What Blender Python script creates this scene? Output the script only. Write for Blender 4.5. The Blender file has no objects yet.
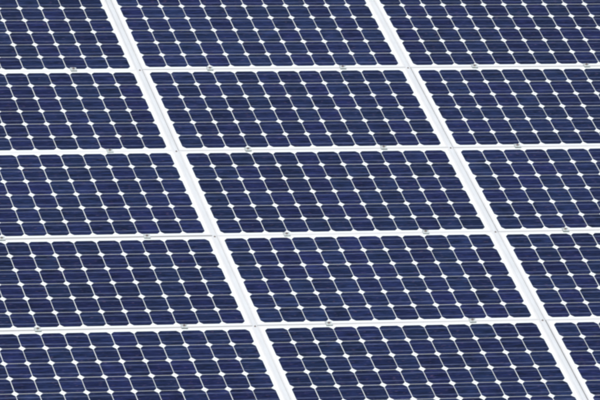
import bpy, bmesh, math, random
from mathutils import Matrix, Vector
random.seed(7)
S = bpy.context.scene
C = S.collection

# ---------------------------------------------------------------- camera
PITCH = 0.135                       # metres from one cell row to the next, up the slope
PITCH_X = PITCH * 0.83844           # metres from one cell column to the next
TILT = math.radians(26.5)           # slope of the array
HEIGHT = 4.2                        # height of the array's middle above the ground
SLOPE = Matrix.Translation((0, 0, HEIGHT)) @ Matrix.Rotation(TILT, 4, 'X')
R = Matrix(((0.9645655, -0.2361876, 0.1175963), (0.014351, 0.4920098, 0.8704713), (-0.2634531, -0.837939, 0.4779652)))
T = Vector((1.292091, 0.330717, -213.106853)) * PITCH
cam_d = bpy.data.cameras.new('camera')
cam = bpy.data.objects.new('camera', cam_d)
C.objects.link(cam)
cam.matrix_world = SLOPE @ (Matrix.Translation(-(R.transposed() @ T)) @ R.transposed().to_4x4())
cam_d.sensor_width = 36
cam_d.lens = 5768.12 / 600 * 36
cam_d.clip_start = 0.5
cam_d.clip_end = 5000
S.camera = cam

# ---------------------------------------------------------------- sky, sun, exposure
SUN_EL, SUN_AZ = math.radians(52), math.radians(200)      # azimuth clockwise from +Y (behind the photographer)
w = bpy.data.worlds.new('World')
S.world = w
w.use_nodes = True
nt = w.node_tree
bg = nt.nodes['Background']
sky = nt.nodes.new('ShaderNodeTexSky')
sky.sky_type = 'NISHITA'
sky.sun_disc = False
sky.sun_elevation = SUN_EL
sky.sun_rotation = SUN_AZ
nt.links.new(sky.outputs[0], bg.inputs[0])
bg.inputs[1].default_value = 0.1
sd = bpy.data.lights.new('sun', 'SUN')
sd.energy = 4.0
sd.angle = math.radians(0.5)
sd.color = (1.0, 0.965, 0.92)
sun = bpy.data.objects.new('sun', sd)
C.objects.link(sun)
d = Vector((math.sin(SUN_AZ) * math.cos(SUN_EL), math.cos(SUN_AZ) * math.cos(SUN_EL), math.sin(SUN_EL)))
sun.rotation_euler = d.to_track_quat('Z', 'Y').to_euler()
S.view_settings.view_transform = 'Standard'
S.view_settings.look = 'None'
S.view_settings.gamma = 1
S.view_settings.use_curve_mapping = False
S.view_settings.exposure = -0.1
S.cycles.filter_width = 2.7         # the soft grain of a long lens


# ---------------------------------------------------------------- materials
def new_mat(name):
    m = bpy.data.materials.new(name)
    m.use_nodes = True
    return m, m.node_tree, m.node_tree.nodes['Principled BSDF']


def n(t, kind, **kw):
    o = t.nodes.new(kind)
    for k, v in kw.items():
        setattr(o, k, v)
    return o


def math_node(t, op, a, b=None, c=None):
    o = n(t, 'ShaderNodeMath', operation=op)
    for i, v in enumerate((a, b, c)):
        if v is None:
            continue
        if isinstance(v, (int, float)):
            o.inputs[i].default_value = v
        else:
            t.links.new(v, o.inputs[i])
    return o.outputs[0]


def plain(name, col, rough=0.5, metal=0.0, var=0.06, scale=30, stretch=(1, 1, 1), coat=0.0):
    m, t, b = new_mat(name)
    tc = n(t, 'ShaderNodeTexCoord')
    mp = n(t, 'ShaderNodeMapping')
    mp.inputs['Scale'].default_value = stretch
    nz = n(t, 'ShaderNodeTexNoise')
    nz.inputs['Scale'].default_value = scale
    nz.inputs['Detail'].default_value = 5
    t.links.new(tc.outputs['Object'], mp.inputs[0])
    t.links.new(mp.outputs[0], nz.inputs['Vector'])
    cr = n(t, 'ShaderNodeValToRGB')
    cr.color_ramp.elements[0].position = 0.3
    cr.color_ramp.elements[1].position = 0.7
    cr.color_ramp.elements[0].color = (*[c * (1 - var) for c in col], 1)
    cr.color_ramp.elements[1].color = (*[min(1, c * (1 + var)) for c in col], 1)
    t.links.new(nz.outputs[0], cr.inputs[0])
    t.links.new(cr.outputs[0], b.inputs['Base Color'])
    b.inputs['Roughness'].default_value = rough
    b.inputs['Metallic'].default_value = metal
    b.inputs['Coat Weight'].default_value = coat
    b.inputs['Coat Roughness'].default_value = 0.12
    return m


def cell_material():
    """dark blue monocrystalline silicon: two printed busbars, fine contact streaks, a slightly different batch tone per cell"""
    m, t, b = new_mat('silicon_cell')
    tc = n(t, 'ShaderNodeTexCoord')
    oi = n(t, 'ShaderNodeObjectInfo')
    sx = n(t, 'ShaderNodeSeparateXYZ')
    t.links.new(tc.outputs['Object'], sx.inputs[0])
    y = sx.outputs[1]
    # streaks along the rows, different on each cell
    off = n(t, 'ShaderNodeCombineXYZ')
    t.links.new(math_node(t, 'MULTIPLY', oi.outputs['Random'], 53.0), off.inputs[0])
    t.links.new(math_node(t, 'MULTIPLY', oi.outputs['Random'], 17.0), off.inputs[1])
    add = n(t, 'ShaderNodeVectorMath', operation='ADD')
    t.links.new(tc.outputs['Object'], add.inputs[0])
    t.links.new(off.outputs[0], add.inputs[1])
    mp = n(t, 'ShaderNodeMapping')
    mp.inputs['Scale'].default_value = (12, 85, 1)
    t.links.new(add.outputs[0], mp.inputs[0])
    nz = n(t, 'ShaderNodeTexNoise')
    nz.inputs['Scale'].default_value = 1
    nz.inputs['Detail'].default_value = 4
    nz.inputs['Roughness'].default_value = 0.7
    t.links.new(mp.outputs[0], nz.inputs['Vector'])
    ramp = n(t, 'ShaderNodeValToRGB')
    e = ramp.color_ramp.elements
    e[0].position, e[1].position = 0.36, 0.68
    e[0].color = (0.0013, 0.0032, 0.015, 1)
    e[1].color = (0.0165, 0.0255, 0.098, 1)
    t.links.new(nz.outputs[0], ramp.inputs[0])
    # batch tone
    hs = n(t, 'ShaderNodeHueSaturation')
    tone = math_node(t, 'MULTIPLY_ADD', oi.outputs['Random'], 0.38, 0.79)
    t.links.new(math_node(t, 'MULTIPLY', tone, oi.outputs['Alpha']), hs.inputs['Value'])      # alpha: the tone of the panel's batch
    rnd2 = math_node(t, 'FRACT', math_node(t, 'MULTIPLY', oi.outputs['Random'], 37.7))
    t.links.new(math_node(t, 'MULTIPLY_ADD', rnd2, 0.018, 0.490), hs.inputs['Hue'])
    t.links.new(ramp.outputs[0], hs.inputs['Color'])
    # busbars at a quarter and three quarters of the cell
    ay = math_node(t, 'ABSOLUTE', y)
    dist = math_node(t, 'ABSOLUTE', math_node(t, 'SUBTRACT', ay, PITCH * 0.245))
    bar = math_node(t, 'LESS_THAN', dist, 0.0015)
    wide_tint = math_node(t, 'LESS_THAN', dist, 0.007)           # fainter, wider tint round the ribbon
    mask = math_node(t, 'ADD', math_node(t, 'MULTIPLY', bar, BAR), math_node(t, 'MULTIPLY', wide_tint, 0.04))
    nz2 = n(t, 'ShaderNodeTexNoise')
    nz2.inputs['Scale'].default_value = 22
    t.links.new(add.outputs[0], nz2.inputs['Vector'])
    mask = math_node(t, 'MULTIPLY', mask, math_node(t, 'MULTIPLY_ADD', nz2.outputs[0], 1.4, 0.3))
    mx = n(t, 'ShaderNodeMix', data_type='RGBA')
    t.links.new(mask, mx.inputs[0])
    t.links.new(hs.outputs[0], mx.inputs[6])
    mx.inputs[7].default_value = (0.27, 0.33, 0.54, 1)
    # sparse short pinkish scuffs in the coating
    mp3 = n(t, 'ShaderNodeMapping')
    mp3.inputs['Scale'].default_value = (30, 190, 1)
    mp3.inputs['Location'].default_value = (3, 8, 0)
    t.links.new(add.outputs[0], mp3.inputs[0])
    nz3 = n(t, 'ShaderNodeTexNoise')
    nz3.inputs['Scale'].default_value = 1
    nz3.inputs['Detail'].default_value = 1
    t.links.new(mp3.outputs[0], nz3.inputs['Vector'])
    sc = n(t, 'ShaderNodeMapRange')
    sc.inputs['From Min'].default_value = 0.66
    sc.inputs['From Max'].default_value = 0.78
    sc.inputs['To Max'].default_value = 0.8
    t.links.new(nz3.outputs[0], sc.inputs['Value'])
    mx2 = n(t, 'ShaderNodeMix', data_type='RGBA')
    t.links.new(sc.outputs[0], mx2.inputs[0])
    t.links.new(mx.outputs[2], mx2.inputs[6])
    mx2.inputs[7].default_value = (0.13, 0.085, 0.16, 1)
    t.links.new(mx2.outputs[2], b.inputs['Base Color'])
    b.inputs['Roughness'].default_value = 0.5
    b.inputs['Specular IOR Level'].default_value = 0.2
    b.inputs['Coat Weight'].default_value = 0.35
    b.inputs['Coat Roughness'].default_value = 0.15
    return m


BAR = 0.36
M_cell = cell_material()
M_back = plain('white_backsheet', (0.775, 0.815, 0.80), 0.5, 0, 0.02, 6, coat=0.2)
M_frame = plain('anodised_frame', (0.715, 0.715, 0.705), 0.5, 0.1, 0.03, 8, (1, 6, 1))
M_inner = plain('frame_seal', (0.74, 0.72, 0.70), 0.6, 0, 0.05, 20)
M_strip = plain('cover_strip', (0.675, 0.695, 0.70), 0.45, 0.1, 0.04, 6, (4, 1, 1))
M_clamp = plain('cast_clamp', (0.56, 0.60, 0.59), 0.45, 0.25, 0.2, 120)
M_bolt_gap = plain('bolt_steel_and_gap', (0.34, 0.27, 0.24), 0.45, 0.7, 0.25, 300)
M_jbox = plain('junction_plastic', (0.02, 0.02, 0.02), 0.6)
M_roof = plain('roof_sheet', (0.30, 0.31, 0.32), 0.5, 0.1, 0.12, 3)
M_rail = plain('rail_aluminium', (0.55, 0.56, 0.57), 0.4, 0.5, 0.06, 10)
M_ground = plain('ground_grass', (0.07, 0.09, 0.035), 0.9, 0, 0.4, 0.8)


# ---------------------------------------------------------------- mesh helpers
def bx(bm, x0, x1, y0, y1, z0, z1):
    v = [bm.verts.new(p) for p in ((x0, y0, z0), (x1, y0, z0), (x1, y1, z0), (x0, y1, z0),
                                   (x0, y0, z1), (x1, y0, z1), (x1, y1, z1), (x0, y1, z1))]
    for f in ((3, 2, 1, 0), (4, 5, 6, 7), (0, 1, 5, 4), (1, 2, 6, 5), (2, 3, 7, 6), (3, 0, 4, 7)):
        bm.faces.new([v[i] for i in f])


def prism(bm, pts, z0, z1, bevel=0.0):
    """closed outline (anticlockwise) raised from z0 to z1, with a small inset top edge"""
    a = [bm.verts.new((x, y, z0)) for x, y in pts]
    b = [bm.verts.new((x, y, z1 - bevel)) for x, y in pts]
    k = len(pts)
    for i in range(k):
        bm.faces.new((a[i], a[(i + 1) % k], b[(i + 1) % k], b[i]))
    if bevel:
        cx, cy = sum(p[0] for p in pts) / k, sum(p[1] for p in pts) / k
        r = max(math.hypot(p[0] - cx, p[1] - cy) for p in pts)
        s = 1 - bevel / r
        c = [bm.verts.new((cx + (x - cx) * s, cy + (y - cy) * s, z1)) for x, y in pts]
        for i in range(k):
            bm.faces.new((b[i], b[(i + 1) % k], c[(i + 1) % k], c[i]))
        b = c
    bm.faces.new(b)
    bm.faces.new(a[::-1])


def obj(name, bm, mat, parent=None):
    me = bpy.data.meshes.new(name)
    bmesh.ops.recalc_face_normals(bm, faces=bm.faces)
    bm.to_mesh(me)
    bm.free()
    me.materials.append(mat)
    o = bpy.data.objects.new(name, me)
    C.objects.link(o)
    o.parent = parent
    return o


def empty(name):
    o = bpy.data.objects.new(name, None)
    o.empty_display_size = 0.2
    C.objects.link(o)
    return o


# ---------------------------------------------------------------- the setting
NX, NY = 12, 6
STEP_X = 12 * PITCH_X + 0.58567 * PITCH          # panel to panel along the row
STEP_Y = (6 + 0.37314) * PITCH                   # panel to panel up the slope
FRAME_H = 0.035
bm = bmesh.new()
bmesh.ops.create_grid(bm, x_segments=1, y_segments=1, size=2000)
o = obj('ground', bm, M_ground)
o['kind'] = 'structure'

RZ = -FRAME_H - 0.045 - 0.012                    # top of the roof sheet below the rails
bm = bmesh.new()
bx(bm, -4.6, 4.8, -4.6, 4.6, RZ - 0.16, RZ)
for i in range(24):                              # standing seams
    x = -4.5 + i * 0.4
    bx(bm, x, x + 0.012, -4.6, 4.6, RZ + 0.0005, RZ + 0.011)
roof = obj('roof', bm, M_roof)
roof.matrix_world = SLOPE
roof['kind'] = 'structure'
for i in range(-1, 2):
    for s in (-1, 1):
        bm = bmesh.new()
        x = i * STEP_X + s * STEP_X / 4
        bx(bm, x - 0.02, x + 0.02, -2.5 * STEP_Y - 0.1, 2.5 * STEP_Y + 0.1, RZ + 0.012, -FRAME_H - 0.012)
        r = obj('rail', bm, M_rail, roof)


# ---------------------------------------------------------------- one panel
GAP_X = 0.027                                    # between frames, filled by the cover strip
SEAM_Y = 0.0036                                  # between frames of neighbouring rows
OW, OH = STEP_X - GAP_X, STEP_Y - SEAM_Y         # outside of a frame
LIP = 0.0095


def cell_mesh():
    hx, hy = (PITCH_X - 0.0028) / 2, (PITCH - 0.0024) / 2
    rad = 1.218                                   # wafer circle, relative to half the side
    pts = []
    a0 = math.acos(1 / rad)
    for q in range(4):
        for k in range(7):
            a = q * math.pi / 2 + a0 + (math.pi / 2 - 2 * a0) * k / 6
            pts.append((hx * rad * math.cos(a), hy * rad * math.sin(a)))
    bm = bmesh.new()
    prism(bm, pts, -0.0004, 0.0)
    me = bpy.data.meshes.new('solar_cell')
    bmesh.ops.recalc_face_normals(bm, faces=bm.faces)
    bm.to_mesh(me)
    bm.free()
    me.materials.append(M_cell)
    return me


def make_panel():
    root = empty('solar_panel')
    # frame: one extruded profile running round the glass, lip 1.5 mm proud of it, mitred corners
    prof = [(0, -FRAME_H), (0, 0.0009), (0.0006, 0.0015), (LIP - 0.0006, 0.0015), (LIP, 0.0011), (LIP, -0.0006),
            (0.002, -0.0062), (0.002, -FRAME_H + 0.002), (0.022, -FRAME_H + 0.002), (0.022, -FRAME_H)]
    bm = bmesh.new()
    rings = []
    for sx, sy in ((-1, -1), (1, -1), (1, 1), (-1, 1)):
        rings.append([bm.verts.new((sx * (OW / 2 - u), sy * (OH / 2 - u), z)) for u, z in prof])
    for i in range(4):
        a, b = rings[i], rings[(i + 1) % 4]
        for k in range(len(prof)):
            k2 = (k + 1) % len(prof)
            bm.faces.new((a[k], b[k], b[k2], a[k2]))
    obj('frame', bm, M_frame, root)
    # rubber seal along the inside of the lip
    bm = bmesh.new()
    s = LIP + 0.0012
    x, y = OW / 2, OH / 2
    bx(bm, -x + LIP, x - LIP, -y + LIP, -y + s, -0.0006, 0.0007)
    bx(bm, -x + LIP, x - LIP, y - s, y - LIP, -0.0006, 0.0007)
    bx(bm, -x + LIP, -x + s, -y + s, y - s, -0.0006, 0.0007)
    bx(bm, x - s, x - LIP, -y + s, y - s, -0.0006, 0.0007)
    obj('seal', bm, M_inner, root)
    bm = bmesh.new()
    bx(bm, -OW / 2 + 0.004, OW / 2 - 0.004, -OH / 2 + 0.004, OH / 2 - 0.004, -0.005, -0.0003)
    # (the sheet's rim lies inside the frame's groove)
    obj('backsheet', bm, M_back, root)
    me = cell_mesh()
    for r in range(NY):
        for c in range(NX):
            o = bpy.data.objects.new('solar_cell', me)
            C.objects.link(o)
            o.parent = root
            o.location = ((c - 5.5) * PITCH_X, -(r - 2.5) * PITCH, 0)
    return root


def copy_thing(src):
    r = src.copy()
    C.objects.link(r)
    for ch in src.children:
        k = ch.copy()
        C.objects.link(k)
        k.parent = r
    return r


# small real-world misalignments of each panel: along the row, up the slope, turn, height (in pitches, radians)
OFF = [[-0.0047, -0.0169, 0.001, -0.0556], [-0.0003, 0.0028, 0.0007, 0.0077], [0.0073, 0.0131, 0.0011, 0.0362], [0.0057, 0.0017, -0.0015, 0.0100],
       [0.014, -0.0030, -0.0008, -0.0100], [0.0005, 0.0047, -0.0003, 0.0128], [0.0052, 0.0072, -0.0001, 0.003], [-0.0104, 0.0099, -0.0008, 0.0002],
       [-0.0198, 0.0046, -0.0009, 0.017], [-0.0196, 0.0075, 0.0016, 0.0115], [-0.0127, 0.0018, 0.0004, 0.001], [0.0086, -0.0086, -0.001, -0.0026],
       [0.004, -0.0056, 0.0016, -0.0035], [0.0016, -0.0079, 0.0007, -0.0109], [0.0206, -0.0087, 0.0, -0.0022]]
COLN = ['left', 'middle', 'right']
ROWN = ['top', 'second from the top', 'third from the top', 'second from the bottom', 'bottom']
PL = {(0, 0): 'dark blue solar panel cut off in the top left corner of the photo',
      (0, 1): 'blue solar panel cut off by the left edge, second row down',
      (0, 2): 'blue solar panel cut off by the left edge, middle row of five',
      (0, 3): 'blue solar panel cut off by the left edge, fourth row down',
      (0, 4): 'nearly whole blue solar panel in the bottom left corner of the photo',
      (1, 0): 'dark blue solar panel in the middle column, cut off by the top edge',
      (1, 1): 'whole white framed blue solar panel in the middle column, topmost of the three whole ones',
      (1, 2): 'whole white framed blue solar panel at the very centre of the photo',
      (1, 3): 'whole white framed blue solar panel in the middle column, lowest of the three whole ones',
      (1, 4): 'dark blue solar panel in the middle column, cut off by the bottom edge',
      (2, 0): 'dark blue solar panel cut off in the top right corner of the photo',
      (2, 1): 'blue solar panel cut off by the right edge, second row down',
      (2, 2): 'blue solar panel cut off by the right edge, middle row of five',
      (2, 3): 'blue solar panel cut off by the right edge, fourth row down',
      (2, 4): 'small visible corner of a blue solar panel in the bottom right corner of the photo'}
proto = make_panel()
panels = {(i, j): proto if (i, j) == (0, 0) else copy_thing(proto) for i in range(3) for j in range(5)}
for i in range(3):
    for j in range(5):
        o = panels[(i, j)]
        dx, dy, rz, dz = OFF[i * 5 + j]
        dz *= 0.6
        batch = random.uniform(0.88, 1.1)
        for ch in o.children:                     # strings of cells are never laid perfectly straight
            if ch.name.startswith('solar_cell'):
                ch.location.x += random.uniform(-.0004, .0004)
                ch.location.y += random.uniform(-.0003, .0003)
                ch.color = (1, 1, 1, batch)
        o.matrix_world = SLOPE @ Matrix.Translation(((i - 1) * STEP_X + dx * PITCH, -(j - 2) * STEP_Y + dy * PITCH, dz * PITCH)) @ Matrix.Rotation(rz, 4, 'Z')
        o['label'] = PL[(i, j)]
        o['category'] = 'solar panel'
        o['group'] = 'solar panels mounted edge to edge'


# ---------------------------------------------------------------- cover strips down the column gaps
for g, lab in ((-0.5, 'long pale strip down the left diagonal gap between panel columns'),
               (0.5, 'long pale strip down the right diagonal gap between panel columns')):
    root = empty('cover_strip')
    root.matrix_world = SLOPE @ Matrix.Translation((g * STEP_X, -2.5 * STEP_Y, 0))
    L0, L1 = -0.02, 5 * STEP_Y + 0.02
    bm = bmesh.new()
    prof = [(-0.0128, -0.03), (-0.0128, -0.0034), (-0.0108, -0.0032), (-0.0106, -0.0022), (-0.0098, -0.0014), (-0.0052, -0.0014), (-0.0044, -0.0036), (0.0044, -0.0036),  # outer flanges added to brighten the dark gaps beside the frames
            (0.0052, -0.0014), (0.0098, -0.0014), (0.0106, -0.0022), (0.0108, -0.0032), (0.0128, -0.0034), (0.0128, -0.03)]
    a = [bm.verts.new((x, L0, z)) for x, z in prof]
    b = [bm.verts.new((x, L1, z)) for x, z in prof]
    for k in range(len(prof)):
        k2 = (k + 1) % len(prof)
        bm.faces.new((a[k], a[k2], b[k2], b[k]))
    bm.faces.new(a[::-1])
    bm.faces.new(b)
    obj('channel', bm, M_strip, root)
    for k in range(1, 5):  # dark dots added in place of the small openings where seams cross
        bm = bmesh.new()
        pts = [(0.0048 * math.cos(q * math.pi / 3), k * STEP_Y + 0.0048 * math.sin(q * math.pi / 3)) for q in range(6)]
        prism(bm, pts, -0.0036, 0.0004, 0.0006)
        obj('gap_dot', bm, M_bolt_gap, root)
    root['label'] = lab
    root['category'] = 'cover strip'
    root['group'] = 'cover strips between the panel columns'


# ---------------------------------------------------------------- clamps on the row seams
def make_clamp():
    root = empty('panel_clamp')
    bm = bmesh.new()
    # top-hat plate: two wings on the frame lips, a sunk middle for the bolt
    prof = [(-0.016, 0.0018), (-0.0155, 0.0052), (-0.006, 0.0062), (-0.0045, 0.0036), (0.0045, 0.0036),
            (0.006, 0.0062), (0.0155, 0.0052), (0.016, 0.0018)]
    W = 0.016
    a = [bm.verts.new((-W, y, z)) for y, z in prof]
    b = [bm.verts.new((W, y, z)) for y, z in prof]
    for k in range(len(prof)):
        k2 = (k + 1) % len(prof)
        bm.faces.new((a[k], a[k2], b[k2], b[k]))
    bm.faces.new(a)
    bm.faces.new(b[::-1])
    obj('plate', bm, M_clamp, root)
    bm = bmesh.new()
    prism(bm, [(0.0065 * math.cos(q * math.pi / 3 + .3), 0.0065 * math.sin(q * math.pi / 3 + .3)) for q in range(6)], 0.0036, 0.0105, 0.0008)
    obj('bolt', bm, M_bolt_gap, root)
    return root


ORD = ['first', 'second', 'third', 'fourth', 'fifth']
SEAM = ['topmost', 'second', 'third', 'lowest']
clamps = {0: [-7.92, -2.58, 2.70, 8.0, 12.55], 1: [-7.87, -2.58, 2.69, 7.95],
          2: [-13.22, -7.86, -2.63, 2.64, 8.01], 3: [-13.19, -7.91, -2.63, 2.69]}
cp = make_clamp()
first = True
for k, xs in clamps.items():
    for q, x in enumerate(xs):
        o = cp if first else copy_thing(cp)
        first = False
        y = (1.5 - k) * STEP_Y + random.uniform(-.0015, .0015)
        o.matrix_world = SLOPE @ Matrix.Translation((x * PITCH, y, 0.0030)) @ Matrix.Rotation(random.uniform(-.06, .06), 4, 'Z')
        o['label'] = 'small grey clamp on the %s horizontal white seam, %s from the left' % (SEAM[k], ORD[q])
        o['category'] = 'clamp'
        o['group'] = 'clamps along the seams between panel rows'
